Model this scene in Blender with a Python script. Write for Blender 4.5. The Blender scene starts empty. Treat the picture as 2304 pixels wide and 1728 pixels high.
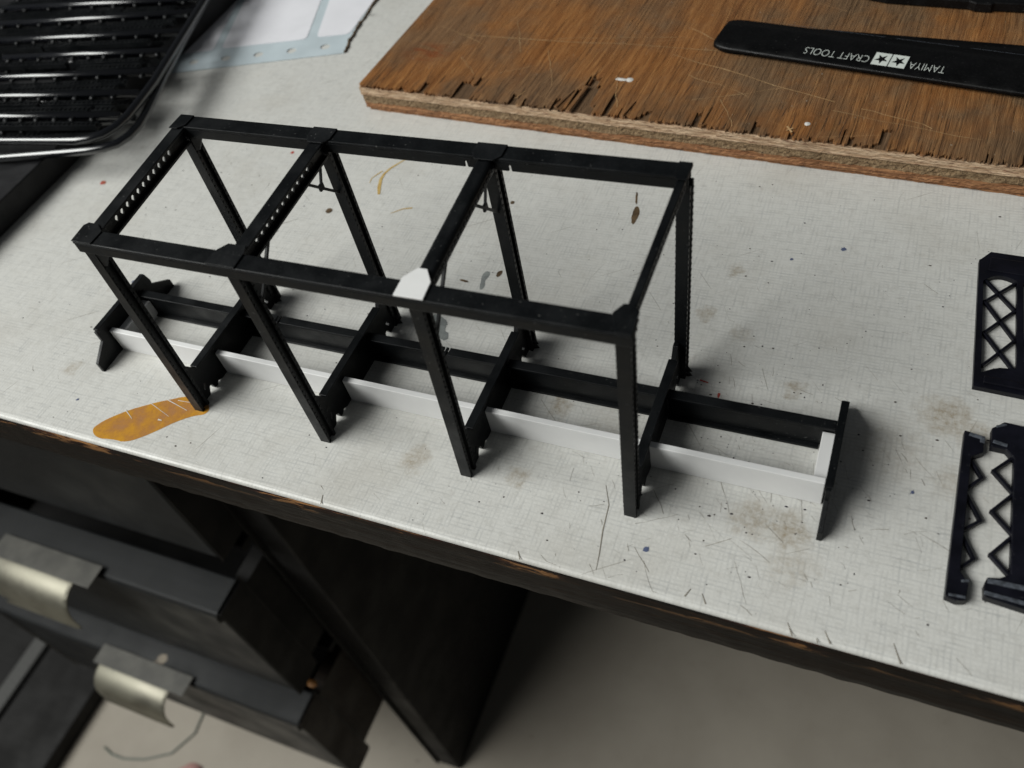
import bpy, math, random
from mathutils import Vector, Matrix, noise as mnoise

# ------------------------------------------------------------------ camera, light, exposure
S = 0.033                      # one bay of the model bridge in metres; all lengths below are in bays
scn = bpy.context.scene
col = scn.collection

CAM = (3.912, -2.278, 4.214)
RIGHT = (0.91809, 0.35804, -0.17004)
DOWN = (0.18302, -0.76342, -0.61943)
FWD = (-0.35158, 0.53752, -0.76646)
cd = bpy.data.cameras.new('camera')
cam = bpy.data.objects.new('camera', cd); col.objects.link(cam)
r, d, f = Vector(RIGHT).normalized(), Vector(DOWN), Vector(FWD).normalized()
u = r.cross(f).normalized()
cam.matrix_world = Matrix(((r.x, u.x, -f.x, CAM[0]*S), (r.y, u.y, -f.y, CAM[1]*S), (r.z, u.z, -f.z, CAM[2]*S), (0, 0, 0, 1)))
cd.sensor_width = 36; cd.sensor_fit = 'HORIZONTAL'
cd.lens = 1955.8/2304*36
cd.clip_start = 0.005; cd.clip_end = 50
cd.dof.use_dof = True; cd.dof.focus_distance = 5.3*S; cd.dof.aperture_fstop = 22
scn.camera = cam

w = bpy.data.worlds.new('World'); scn.world = w; w.use_nodes = True
bg = w.node_tree.nodes['Background']; bg.inputs[0].default_value = (0.92, 0.97, 1.0, 1); bg.inputs[1].default_value = 0.055

def area(name, loc, target, sx, sy, power, color):
    l = bpy.data.lights.new(name, 'AREA'); l.shape = 'RECTANGLE'; l.size = sx*S; l.size_y = sy*S
    l.energy = power; l.color = color
    o = bpy.data.objects.new(name, l); col.objects.link(o); o.location = Vector(loc)*S
    o.rotation_euler = (Vector(target)-Vector(loc)).to_track_quat('-Z', 'Y').to_euler(); return o
area('window_light', (-23, -16, 27), (0.5, 1, 0), 34, 18, 25.5, (0.985, 0.995, 0.96))

vs = scn.view_settings
scn.display_settings.display_device = 'sRGB'
vs.view_transform = 'Standard'; vs.look = 'None'; vs.exposure = 0; vs.gamma = 1; vs.use_curve_mapping = False

R = random.Random(7)
# ------------------------------------------------------------------ material helpers
class NT:
    def __init__(s, name):
        s.m = bpy.data.materials.new(name); s.m.use_nodes = True; s.t = s.m.node_tree
        s.b = s.t.nodes['Principled BSDF']
        s.P = s.new('ShaderNodeTexCoord').outputs['Object']
        s.P = s.vm('SCALE', s.P, scale=1/S)          # object space in bays
    def new(s, k): return s.t.nodes.new(k)
    def ln(s, a, b):
        if isinstance(a, bpy.types.NodeSocket): s.t.links.new(a, b)
        else: b.default_value = a
    def vm(s, op, a, b=None, scale=None):
        n = s.new('ShaderNodeVectorMath'); n.operation = op; s.ln(a, n.inputs[0])
        if b is not None: s.ln(b, n.inputs[1])
        if scale is not None: s.ln(scale, n.inputs['Scale'])
        return n.outputs['Value'] if op in ('DISTANCE', 'LENGTH', 'DOT_PRODUCT') else n.outputs[0]
    def math(s, op, a, b=0.0, clamp=False):
        n = s.new('ShaderNodeMath'); n.operation = op; n.use_clamp = clamp; s.ln(a, n.inputs[0]); s.ln(b, n.inputs[1]); return n.outputs[0]
    def noise(s, scale, vec=None, detail=3, rough=.55, dist=0.0, out=0):
        n = s.new('ShaderNodeTexNoise'); s.ln(vec if vec is not None else s.P, n.inputs['Vector'])
        n.inputs['Scale'].default_value = scale; n.inputs['Detail'].default_value = detail
        n.inputs['Roughness'].default_value = rough; n.inputs['Distortion'].default_value = dist; return n.outputs[out]
    def stretch(s, sc, vec=None):
        return s.vm('MULTIPLY', vec if vec is not None else s.P, sc)
    def rot(s, ang, vec=None):
        n = s.new('ShaderNodeVectorRotate'); n.rotation_type = 'Z_AXIS'; s.ln(vec if vec is not None else s.P, n.inputs['Vector']); n.inputs['Angle'].default_value = ang; return n.outputs[0]
    def mr(s, v, a, b, c=0.0, d=1.0, smooth=True):
        n = s.new('ShaderNodeMapRange'); n.interpolation_type = 'SMOOTHSTEP' if smooth else 'LINEAR'
        s.ln(v, n.inputs[0]); s.ln(a, n.inputs[1]); s.ln(b, n.inputs[2]); s.ln(c, n.inputs[3]); s.ln(d, n.inputs[4]); return n.outputs[0]
    def mix(s, fac, a, b):
        n = s.new('ShaderNodeMix'); n.data_type = 'RGBA'; s.ln(fac, n.inputs[0])
        for v, i in ((a, 6), (b, 7)): s.ln(v if isinstance(v, bpy.types.NodeSocket) else (*v, 1), n.inputs[i])
        return n.outputs[2]
    def sep(s, v=None):
        n = s.new('ShaderNodeSeparateXYZ'); s.ln(v if v is not None else s.P, n.inputs[0]); return n.outputs
    def bump(s, h, strength, dist=.01):
        n = s.new('ShaderNodeBump'); n.inputs['Strength'].default_value = strength; n.inputs['Distance'].default_value = dist*S; s.ln(h, n.inputs['Height']); s.ln(n.outputs[0], s.b.inputs['Normal'])
    def set(s, color=None, rough=None, spec=None, metal=None):
        for v, k in ((color, 'Base Color'), (rough, 'Roughness'), (spec, 'Specular IOR Level'), (metal, 'Metallic')):
            if v is None: continue
            s.ln((*v, 1) if isinstance(v, tuple) and len(v) == 3 else v, s.b.inputs[k])
        return s.m

def plastic(name, c, rough=.42, dust=.10, c2=None, spec=.5):
    n = NT(name)
    big = n.noise(6, detail=4); fine = n.noise(70, detail=3, rough=.7); sp = n.noise(62, detail=1)
    base = n.mix(n.mr(big, .35, .7), c, c2 or tuple(v*1.5 for v in c))
    dst = n.math('MULTIPLY', n.math('MULTIPLY', n.mr(sp, .715, .75), n.mr(n.noise(2.3, detail=3), .42, .62)), min(1, dust*11))
    base = n.mix(n.math('ADD', n.math('MULTIPLY', n.mr(fine, .45, .8), dust), dst, True), base, (.22, .22, .21))
    n.set(base, n.mr(big, .3, .7, rough-.08, rough+.14), spec)
    n.bump(n.math('ADD', n.math('MULTIPLY', fine, .5), big), .25, .006)
    return n.m

def flat(name, c, rough=.5, metal=0.0, var=.12, scale=12, spec=.5):
    n = NT(name); v = n.noise(scale, detail=4)
    n.set(n.mix(n.mr(v, .3, .7), tuple(x*(1-var) for x in c), tuple(min(1, x*(1+var)) for x in c)), rough, spec, metal)
    n.bump(n.noise(scale*5, detail=3), .12, .006); return n.m

M = {}
M['black'] = plastic('black_plastic', (.0022, .0028, .0034), .42, .022, spec=.24)
M['black_dusty'] = plastic('black_plastic_dusty', (.0035, .0042, .005), .48, .03, spec=.26)
n_ = NT('glossy_black_plastic'); n_.set((.003, .0034, .005), .19, 1.0); M['sprue'] = n_.m
M['white'] = flat('white_styrene', (.75, .75, .745), .42, var=.03, scale=4)
M['blackmetal'] = plastic('black_coated_steel', (.002, .002, .0022), .33, .02, spec=.2)
M['print'] = flat('white_print', (.62, .66, .62), .5, var=.05)
M['cut'] = flat('torn_plastic_and_highlight', (.055, .062, .075), .5, var=.5, scale=40)
M['navy'] = plastic('blue_black_plastic', (.0026, .0028, .0052), .40, .006, (.0034, .0036, .0085), .28)
M['box'] = plastic('dark_box_card', (.006, .006, .007), .5, .05, spec=.3)

# linen patterned laminate with wear
def laminate():
    n = NT('linen_laminate'); x, y, z = n.sep()
    wob = n.noise(9, detail=2)
    sx = n.noise(1, n.stretch((4.5, 50, 1)), detail=3, rough=.6)
    sy = n.noise(1, n.stretch((50, 4.5, 1)), detail=3, rough=.6)
    gx = n.math('SINE', n.math('ADD', n.math('MULTIPLY', x, 2*math.pi/.026), n.math('MULTIPLY', n.noise(3.1, detail=2), 7)))
    gy = n.math('SINE', n.math('ADD', n.math('MULTIPLY', y, 2*math.pi/.025), n.math('MULTIPLY', n.noise(2.7, n.vm('ADD', n.P, (7, 3, 0)), detail=2), 7)))
    tx = n.math('MULTIPLY', n.math('MULTIPLY', n.mr(gx, -.6, 1.), n.mr(sy, .34, .66, .05, 1.)), n.mr(n.noise(8, detail=3), .3, .7, .35, 1))
    ty = n.math('MULTIPLY', n.math('MULTIPLY', n.mr(gy, -.6, 1.), n.mr(sx, .34, .66, .15, 1.)), n.mr(n.noise(7, n.vm('ADD', n.P, (3, 9, 0)), detail=3), .3, .7, .45, 1))
    th = n.math('MAXIMUM', tx, ty)
    blot = n.math('MULTIPLY', n.mr(sx, .5, .72), n.mr(sy, .45, .7))
    th = n.math('ADD', n.math('MULTIPLY', th, .55), n.math('MULTIPLY', blot, .50), True)
    base = n.mix(th, (.605, .602, .572), (.385, .392, .385))
    big = n.noise(1.1, detail=5, rough=.6)
    base = n.mix(n.mr(big, .48, .75, 0, .34), base, (.40, .375, .325))
    mot = n.noise(19, detail=5, rough=.75); base = n.mix(n.mr(mot, .44, .72, 0, .34), base, (.36, .35, .32)); base = n.mix(n.mr(n.noise(27, n.vm('ADD', n.P, (5, 5, 0)), detail=4, rough=.7), .56, .74, 0, .4), base, (.74, .74, .71))
    grime = n.noise(5.5, detail=6, rough=.7)
    base = n.mix(n.mr(grime, .60, .78, 0, .40), base, (.30, .27, .22))
    # brownish stains where the photograph shows them
    pd = n.vm('ADD', n.P, n.vm('SCALE', n.noise(13, detail=4, rough=.7, out=1), scale=.22))
    pd = n.vm('SUBTRACT', pd, (.11, .11, .11))
    br = n.noise(24, detail=5, rough=.75)
    tot = None
    for sx_, sy_, rr, st in [(1.608, -.008, .13, .8), (4.46, 1.04, .20, .9), (4.62, .95, .14, .8), (3.60, .125, .17, .75), (3.78, .1, .16, .9), (3.648, 1.034, .08, .8),
                             (4.503, .602, .13, .5), (3.83, -.08, .18, .45), (2.331, .593, .12, .8), (2.274, .051, .10, .7), (3.006, 1.516, .08, .7), (3.271, 1.4, .09, .5),
                             (3.121, 1.941, .07, .8), (-.35, .75, .12, .6), (-1.25, .05, .10, .6), (1.0, 2.3, .12, .4), (2.7, .55, .28, .25), (4.2, .75, .3, .35)]:
        k = n.mr(n.vm('DISTANCE', n.vm('MULTIPLY', pd, (1, 1, 0)), (sx_, sy_, 0)), rr, rr*.25, 0, st)
        tot = k if tot is None else n.math('MAXIMUM', tot, k)
    tot = n.math('MULTIPLY', tot, n.mr(br, .36, .70, .25, .95))
    base = n.mix(tot, base, (.27, .215, .14))
    # hairline scuffs
    for ang, sc, off in ((.9, 1.0, 0), (-.6, .8, 5), (1.9, 1.2, 11)):
        v = n.stretch((1.6*sc, 60*sc, 1), n.rot(ang, n.vm('ADD', n.P, (off, off*.7, 0))))
        h = n.noise(1, v, detail=1, rough=.4)
        base = n.mix(n.mr(h, .765, .80, 0, .5), base, (.20, .18, .15))
    sp = n.noise(34, detail=2, rough=.6)
    base = n.mix(n.mr(sp, .755, .78, 0, .7), base, (.10, .09, .085))
    n.set(base, n.mr(grime, .4, .8, .34, .6), .4)
    n.bump(n.math('ADD', n.math('MULTIPLY', th, -.6), n.noise(60, detail=2)), .18, .004)
    return n.m
M['laminate'] = laminate()

def edge_wood():
    n = NT('worn_dark_edge'); x, y, z = n.sep()
    g = n.noise(1, n.stretch((.9, 26, 26)), detail=5, rough=.7)
    g2 = n.noise(1, n.stretch((2.2, 44, 44)), detail=4, rough=.7)
    base = n.mix(n.mr(g, .35, .7), (.003, .0025, .0022), (.011, .007, .0045))
    base = n.mix(n.mr(g2, .62, .74, 0, .6), base, (.085, .040, .015))
    chip = n.noise(1, n.stretch((1.3, 5, 9)), detail=6, rough=.72)
    top = n.mr(z, -.19, -.06, 0, 1)
    base = n.mix(n.math('MULTIPLY', n.mr(chip, .47, .54), n.mr(z, -.15, -.05, 0, .9)), base, (.045, .014, .010))
    base = n.mix(n.math('MULTIPLY', n.mr(chip, .535, .58), n.math('MULTIPLY', top, n.mr(z, -.03, -.055))), base, (.34, .17, .065))
    n.set(base, n.mr(g, .3, .7, .42, .6), .14)
    n.bump(n.math('ADD', g, n.math('MULTIPLY', g2, .6)), .5, .02)
    return n.m
M['edge'] = edge_wood()

def blackwood(name, c, c2, rough=.5):
    n = NT(name)
    g = n.noise(1, n.stretch((.8, 14, 14)), detail=4, rough=.65); b = n.noise(1.2, detail=5)
    base = n.mix(n.mr(g, .35, .7), c, c2); base = n.mix(n.mr(n.noise(7, detail=5, rough=.7), .70, .76, 0, .35), base, (.10, .09, .075))
    n.set(base, n.mr(b, .3, .7, rough-.1, rough+.12), .3); n.bump(g, .08, .02); return n.m
M['blackwood'] = blackwood('black_painted_wood', (.0030, .0037, .0042), (.0045, .0056, .0064))
M['darkpanel'] = blackwood('dark_panel', (.0045, .0042, .004), (.008, .0075, .007), .65)
M['brownside'] = blackwood('dark_brown_wood', (.012, .0085, .006), (.024, .016, .010), .6)

def metal():
    n = NT('dull_nickel'); v = n.noise(1.6, detail=4); sp = n.noise(2.3, n.vm('ADD', n.P, (1.2, 4.4, 3)), detail=2)
    base = n.mix(n.mr(v, .3, .7), (.20, .19, .155), (.27, .26, .21)); base = n.mix(n.mr(sp, .68, .71, 0, .8), base, (.05, .07, .09))
    n.set(base, n.mr(v, .3, .7, .48, .60), .5, 1.0); n.bump(n.noise(14, detail=3), .08, .02); return n.m
M['metal'] = metal()
M['dullmetal'] = flat('dull_grey_metal', (.055, .053, .045), .55, var=.3, scale=3)

def floor_mat():
    n = NT('beige_floor'); a = n.noise(.35, detail=5, rough=.6); b = n.noise(3, detail=5, rough=.7); sp = n.noise(1.3, detail=2)
    base = n.mix(n.mr(a, .3, .7), (.30, .268, .222), (.36, .325, .272)); base = n.mix(n.mr(b, .55, .8, 0, .25), base, (.22, .195, .16))
    base = n.mix(n.mr(sp, .74, .78, 0, .5), base, (.16, .14, .12)); n.set(base, .55, .3); n.bump(b, .05, .05); return n.m
M['floor'] = floor_mat()

# plywood materials; board space: x along front edge, y along the grain of the face
def veneer():
    n = NT('worn_plywood_face'); x, y, z = n.sep()
    bend = n.vm('ADD', n.P, n.vm('SCALE', n.noise(.8, detail=2, out=1), scale=.10))
    g = n.noise(1, n.stretch((30, 1.1, 1), bend), detail=5, rough=.65)
    g2 = n.noise(1, n.stretch((130, 3.4, 1), bend), detail=4, rough=.7)
    g3 = n.noise(1, n.stretch((75, 1.3, 1), n.vm('ADD', bend, (3.3, 1.7, 0))), detail=3, rough=.65)
    big = n.noise(1.0, detail=5, rough=.6)
    base = n.mix(n.mr(g, .36, .68), (.215, .084, .024), (.34, .148, .046))
    base = n.mix(n.mr(g2, .53, .66, 0, .42), base, (.115, .043, .014)); base = n.mix(n.mr(g3, .61, .67, 0, .5), base, (.060, .024, .010))
    base = n.mix(n.mr(g2, .44, .36, 0, .55), base, (.50, .26, .095))
    worn = n.math('ADD', n.mr(big, .40, .64, 0, .8), n.math('MULTIPLY', n.mr(x, 1.2, 4.2, 0, .8), n.mr(n.noise(1.7, detail=5), .3, .65)), True)
    base = n.mix(n.math('MULTIPLY', worn, .88), base, n.mix(n.mr(g2, .35, .65), (.205, .130, .070), (.080, .050, .028)))
    red = n.mr(n.vm('DISTANCE', n.vm('MULTIPLY', n.P, (1, 1.6, 0)), (.40, .92, 0)), .32, .05, 0, .8)
    base = n.mix(n.math('MULTIPLY', red, n.mr(n.noise(6, n.stretch((1, 3, 1))), .4, .6)), base, (.19, .045, .010))
    # grime that gathers in the broken grain along the front
    fr = n.math('MULTIPLY', n.mr(y, .55, .05, 0, 1), n.mr(n.noise(1, n.stretch((14, 2.2, 1))), .45, .68))
    base = n.mix(n.math('MULTIPLY', fr, .5), base, (.075, .045, .024))
    for ang, off in ((.35, 2), (-.25, 9), (1.9, 4)):
        v = n.stretch((.9, 55, 1), n.rot(ang, n.vm('ADD', n.P, (off, off, 0))))
        base = n.mix(n.mr(n.noise(1, v, detail=1, rough=.4), .75, .79, 0, .4), base, (.36, .21, .10))
    sp = n.noise(44, detail=2); base = n.mix(n.mr(sp, .735, .76, 0, .8), base, (.42, .37, .30))
    n.set(base, n.mr(big, .3, .7, .32, .52), .5)
    n.bump(n.math('ADD', n.math('MULTIPLY', n.mr(g3, .58, .66), -.9), g2), .7, .012); return n.m
M['veneer'] = veneer()
M['split'] = flat('dark_grain_split', (.030, .015, .008), .8)
def ply(name, c, c2, cd_, fib, thr=.55):
    n = NT(name)
    g = n.noise(1, n.stretch(fib), detail=5, rough=.7); g2 = n.noise(1, n.stretch(tuple(v*2.3 for v in fib)), detail=3, rough=.65)
    b = n.noise(2.2, detail=5)
    base = n.mix(n.mr(g, .36, .66), c, c2); base = n.mix(n.mr(g2, thr, thr+.14, 0, .85), base, cd_); base = n.mix(n.mr(b, .55, .75, 0, .4), base, tuple(v*.55 for v in c))
    n.set(base, .7, .3); n.bump(n.math('ADD', g, g2), .8, .02); return n.m
M['ply_pale'] = ply('pale_ply', (.38, .24, .14), (.66, .49, .33), (.14, .055, .03), (5.0, 30, 44), .52)
M['ply_core'] = ply('end_grain_ply', (.19, .120, .062), (.31, .215, .12), (.045, .026, .013), (34, 34, 34), .53)
M['glue'] = ply('grimy_inner_ply', (.10, .058, .030), (.17, .10, .052), (.04, .02, .011), (30, 2.0, 20), .56)
M['ply_red'] = ply('reddish_ply', (.23, .10, .042), (.38, .19, .085), (.085, .033, .016), (3.5, 34, 40), .53)

M['paper_white'] = flat('white_paper', (.74, .74, .78), .6, var=.03, scale=3)
M['paper_blue'] = flat('pale_blue_paper', (.47, .54, .575), .6, var=.06, scale=3)
M['orange'] = None
def stain(name, c, c2, rough=.35, sc=9, alpha=1):
    n = NT(name); v = n.noise(sc, detail=5, rough=.65); f_ = n.noise(40, detail=2)
    base = n.mix(n.mr(v, .35, .65), c, c2); base = n.mix(n.mr(f_, .6, .75, 0, .25), base, tuple(x*.5 for x in c)); n.set(base, rough, .4)
    if alpha < 1: n.ln(n.mr(v, .3, .7, alpha-.16, alpha+.12), n.b.inputs['Alpha'])
    return n.m
M['orange'] = stain('orange_varnish', (.44, .165, .008), (.56, .27, .022), .3, 6, .80)
M['greypaint'] = stain('grey_paint', (.20, .22, .22), (.28, .30, .29), alpha=.8)
M['yellow'] = stain('yellow_glue', (.46, .30, .09), (.55, .41, .17))
M['brown'] = stain('brown_mark', (.055, .035, .018), (.13, .085, .045), .6)
M['red'] = stain('red_paint', (.45, .05, .05), (.35, .10, .06))
M['scratch'] = stain('grimy_scratch', (.17, .15, .12), (.29, .265, .22), .7)
M['palescratch'] = stain('pale_scratch', (.42, .25, .11), (.52, .35, .18), .7)
M['edgeline'] = stain('scuffed_pale', (.56, .55, .52), (.66, .65, .62), .5)
M['speck'] = stain('dark_speck', (.02, .02, .035), (.06, .045, .03), .6)
M['bluespeck'] = stain('blue_speck', (.07, .09, .17), (.10, .12, .20), .5)
M['greyrail'] = flat('grey_rail', (.055, .055, .052), .6)
M['chip'] = flat('bare_wood_chip', (.20, .17, .13), .7)
M['wire'] = flat('grey_green_wire', (.10, .13, .11), .4)
M['pink'] = flat('plain_pink', (.42, .24, .22), .6)
M['rust'] = flat('orange_rust', (.30, .13, .03), .6)

# ------------------------------------------------------------------ mesh helpers
class MB:
    def __init__(s): s.v = []; s.f = []
    def add(s, vs_, fs):
        k = len(s.v); s.v += [tuple(v) for v in vs_]; s.f += [tuple(i+k for i in q) for q in fs]; return s
    def box(s, x0, x1, y0, y1, z0, z1):
        return s.add([(x0, y0, z0), (x1, y0, z0), (x1, y1, z0), (x0, y1, z0), (x0, y0, z1), (x1, y0, z1), (x1, y1, z1), (x0, y1, z1)],
                     [(0, 3, 2, 1), (4, 5, 6, 7), (0, 1, 5, 4), (1, 2, 6, 5), (2, 3, 7, 6), (3, 0, 4, 7)])
    def bar(s, p, q, wdt, t, n=(0, 0, 1)):
        p, q, n = Vector(p), Vector(q), Vector(n); dd = (q-p).normalized(); sd = n.cross(dd).normalized()*wdt/2; n = dd.cross(sd).normalized()*t/2
        c = [p-sd-n, p+sd-n, p+sd+n, p-sd+n, q-sd-n, q+sd-n, q+sd+n, q-sd+n]
        return s.add(c, [(0, 1, 2, 3), (7, 6, 5, 4), (0, 4, 5, 1), (1, 5, 6, 2), (2, 6, 7, 3), (3, 7, 4, 0)])
    def tube(s, pts, rad, k=10):
        pts = [Vector(p) for p in pts]; rings = []; rr = rad if isinstance(rad, (list, tuple)) else [rad]*len(pts)
        for i, p in enumerate(pts):
            dd = (pts[min(i+1, len(pts)-1)]-pts[max(i-1, 0)]).normalized()
            a = dd.cross(Vector((0, 0, 1))); a = a.normalized() if a.length > 1e-6 else Vector((1, 0, 0)); b = dd.cross(a).normalized()
            rings.append([p+a*math.cos(2*math.pi*j/k)*rr[i]+b*math.sin(2*math.pi*j/k)*rr[i] for j in range(k)])
        vs_ = [v for g in rings for v in g]; fs = []
        for i in range(len(pts)-1):
            for j in range(k): fs.append((i*k+j, (i+1)*k+j, (i+1)*k+(j+1) % k, i*k+(j+1) % k))
        fs.append(tuple(range(k))); fs.append(tuple((len(pts)-1)*k+j for j in reversed(range(k))))
        return s.add(vs_, fs)
    def poly(s, pts, z0, z1):
        n = len(pts); vs_ = [(x, y, z0) for x, y in pts]+[(x, y, z1) for x, y in pts]
        a = sum(pts[i][0]*pts[(i+1) % n][1]-pts[(i+1) % n][0]*pts[i][1] for i in range(n))
        fs = [tuple(reversed(range(n))), tuple(range(n, 2*n))]+[(i, (i+1) % n, n+(i+1) % n, n+i) for i in range(n)]
        if a < 0: fs = [tuple(reversed(q)) for q in fs]
        return s.add(vs_, fs)
    def blob(s, c, rx, ry, rz, k=6, rnd=None):
        rnd = rnd or R; vs_ = [(c[0], c[1], c[2]+rz)]
        for i in range(k):
            a = 2*math.pi*i/k; g = .75+.5*rnd.random(); vs_.append((c[0]+rx*g*math.cos(a), c[1]+ry*g*math.sin(a), c[2]+rz*.35))
        for i in range(k):
            a = 2*math.pi*i/k; vs_.append((c[0]+rx*math.cos(a), c[1]+ry*math.sin(a), c[2]))
        fs = [(0, 1+i, 1+(i+1) % k) for i in range(k)]+[(1+i, 1+k+i, 1+k+(i+1) % k, 1+(i+1) % k) for i in range(k)]
        return s.add(vs_, fs)
    def build(s, name, m, parent=None, bevel=0, smooth=False, seg=2):
        me = bpy.data.meshes.new(name); me.from_pydata([(a*S, b*S, c*S) for a, b, c in s.v], [], s.f); me.materials.append(M[m]); me.validate(); me.update()
        return link(name, me, parent, bevel, smooth, seg)

def link(name, me, parent=None, bevel=0, smooth=False, seg=2):
    if smooth: me.polygons.foreach_set('use_smooth', [True]*len(me.polygons))
    o = bpy.data.objects.new(name, me); col.objects.link(o)
    if bevel:
        b = o.modifiers.new('bevel', 'BEVEL'); b.width = bevel*S; b.segments = seg; b.limit_method = 'ANGLE'; b.angle_limit = math.radians(40)
    if parent is not None: par(o, parent)
    return o

def base_of(o):
    v = Vector((0, 0, 0))
    while o is not None: v += o.location; o = o.parent
    return v
def par(o, p):
    o.parent = p
    if not p.get('local_parts', 0): o.matrix_parent_inverse = Matrix.Translation(-p.location if p.type == 'EMPTY' else (0, 0, 0))
def thing(name, label, cat, loc=(0, 0, 0), group=None, rotz=None):
    o = bpy.data.objects.new(name, None); col.objects.link(o); o.location = Vector(loc)*S; o.empty_display_size = .005
    if rotz is not None: o.rotation_euler = (0, 0, rotz); LOCAL.add(o.name)
    return tag(o, label, cat, group)
LOCAL = set()
def par(o, p):
    o.parent = p
    if p.type == 'EMPTY' and p.name not in LOCAL: o.matrix_parent_inverse = Matrix.Translation(-p.location)
def tag(o, label=None, cat=None, group=None, kind=None):
    for k, v in (('label', label), ('category', cat), ('group', group), ('kind', kind)):
        if v: o[k] = v
    return o

def plate(name, m, parent, loops, t, fn, bevel=0):
    """flat plate with holes: loops of 2-D points, first the outline; fn(a, b, c) places (plane a, plane b, thickness c)"""
    cu = bpy.data.curves.new('tmp', 'CURVE'); cu.dimensions = '2D'; cu.fill_mode = 'BOTH'; cu.extrude = t/2
    for lp in loops:
        sp = cu.splines.new('POLY'); sp.points.add(len(lp)-1); sp.use_cyclic_u = True
        for i, (a, b) in enumerate(lp): sp.points[i].co = (a, b, 0, 1)
    o = bpy.data.objects.new('tmp', cu); col.objects.link(o)
    dg = bpy.context.evaluated_depsgraph_get(); me = bpy.data.meshes.new_from_object(o.evaluated_get(dg))
    bpy.data.objects.remove(o); bpy.data.curves.remove(cu)
    me.name = name
    for v in me.vertices: v.co = Vector(fn(*v.co))*S
    me.materials.clear(); me.materials.append(M[m])
    import bmesh
    bm = bmesh.new(); bm.from_mesh(me); bmesh.ops.remove_doubles(bm, verts=bm.verts, dist=1e-6*S*10); bmesh.ops.recalc_face_normals(bm, faces=bm.faces); bm.to_mesh(me); bm.free()
    for p in me.polygons: p.use_smooth = False
    return link(name, me, parent, bevel)
XY = lambda z: (lambda a, b, c: (a, b, z+c))
YZ = lambda x: (lambda a, b, c: (x+c, a, b))
XZ = lambda y: (lambda a, b, c: (a, y+c, b))
def irregular(pts, amp, sub=4, rnd=R):
    out = []
    for i, p in enumerate(pts):
        q = pts[(i+1) % len(pts)]
        for j in range(sub):
            t = j/sub; out.append((p[0]+(q[0]-p[0])*t+rnd.uniform(-amp, amp), p[1]+(q[1]-p[1])*t+rnd.uniform(-amp, amp)))
    return out

# ------------------------------------------------------------------ the setting: floor
b = MB(); b.box(-60, 60, -60, 60, -17, -16); fl = b.build('floor', 'floor'); tag(fl, kind='structure')

# ------------------------------------------------------------------ desk
desk = thing('desk', 'old workbench desk with linen patterned white top and worn black edge', 'desk', (0, 0, -16))
XL, XR, YF, YB = -16, 15, -.455, 16
b = MB()
# laminate sheet with a softly rounded front lip
prof = [(YB, 0), (YF+.035, 0), (YF+.020, -.0025), (YF+.008, -.008), (YF+.002, -.017), (YF, -.030), (YB, -.030)]
n = len(prof)
b.add([(XL, y, z) for y, z in prof]+[(XR, y, z) for y, z in prof], [(i, n+i, n+(i+1) % n, (i+1) % n) for i in range(n)]+[tuple(reversed(range(n))), tuple(range(n, 2*n))])
top = b.build('desk_top', 'laminate', desk)
# edge band: a long strip with a worn, slightly ragged profile
b = MB(); nx = 520; pr = [(0, -.0305), (-.012, -.045), (-.006, -.09), (-.010, -.14), (-.004, -.20), (-.006, -.28), (-.003, -.36), (.004, -.43), (.03, -.462), (.5, -.468)]
xs = [-6+13*i/nx for i in range(nx+1)]
vv = []
for x in xs:
    for j, (dy, z) in enumerate(pr):
        k = 0 if j in (0, 9) else 1
        vv.append((x, YF+.016+dy+k*(.003*mnoise.noise((x*2.2, z*9, 0))+.006*mnoise.noise((x*9, z*30, 4))), z+k*.0025*mnoise.noise((x*6, z*20, 8))))
m_ = len(pr)
b.add(vv, [(i*m_+j, i*m_+j+1, (i+1)*m_+j+1, (i+1)*m_+j) for i in range(nx) for j in range(m_-1)])
b.build('edge_band', 'edge', desk, smooth=True)
b = MB(); b.box(XL, XR, YF+.10, YB, -.46, -.034); b.build('core_board', 'darkpanel', desk)
b = MB(); b.box(-2.95, -2.45, 1.2, 15, -15.98, -.47); b.build('side_panel', 'darkpanel', desk, .03)
b = MB(); b.box(-10.5, -10.0, 1.2, 15, -15.98, -.47); b.build('side_panel', 'darkpanel', desk, .03)
b = MB(); b.box(-10, 15, 15, 15.4, -15.98, -.47); b.build('light_block_panel', 'darkpanel', desk)  # unseen panel added to keep ambient light out from under the desk
b = MB(); b.box(-3.02, -2.955, 1.13, 1.25, -15.9, -.9); b.build('front_trim', 'darkpanel', desk, .01)

for zz in (-5.32, -8.78):
    b = MB(); b.box(-9.98, -2.97, .95, 14.9, zz-.06, zz+.06); b.build('dust_board', 'darkpanel', desk)
b = MB(); b.box(-9.98, -2.97, 14.2, 14.9, -15.9, -.5); b.build('inner_back', 'darkpanel', desk)

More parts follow.
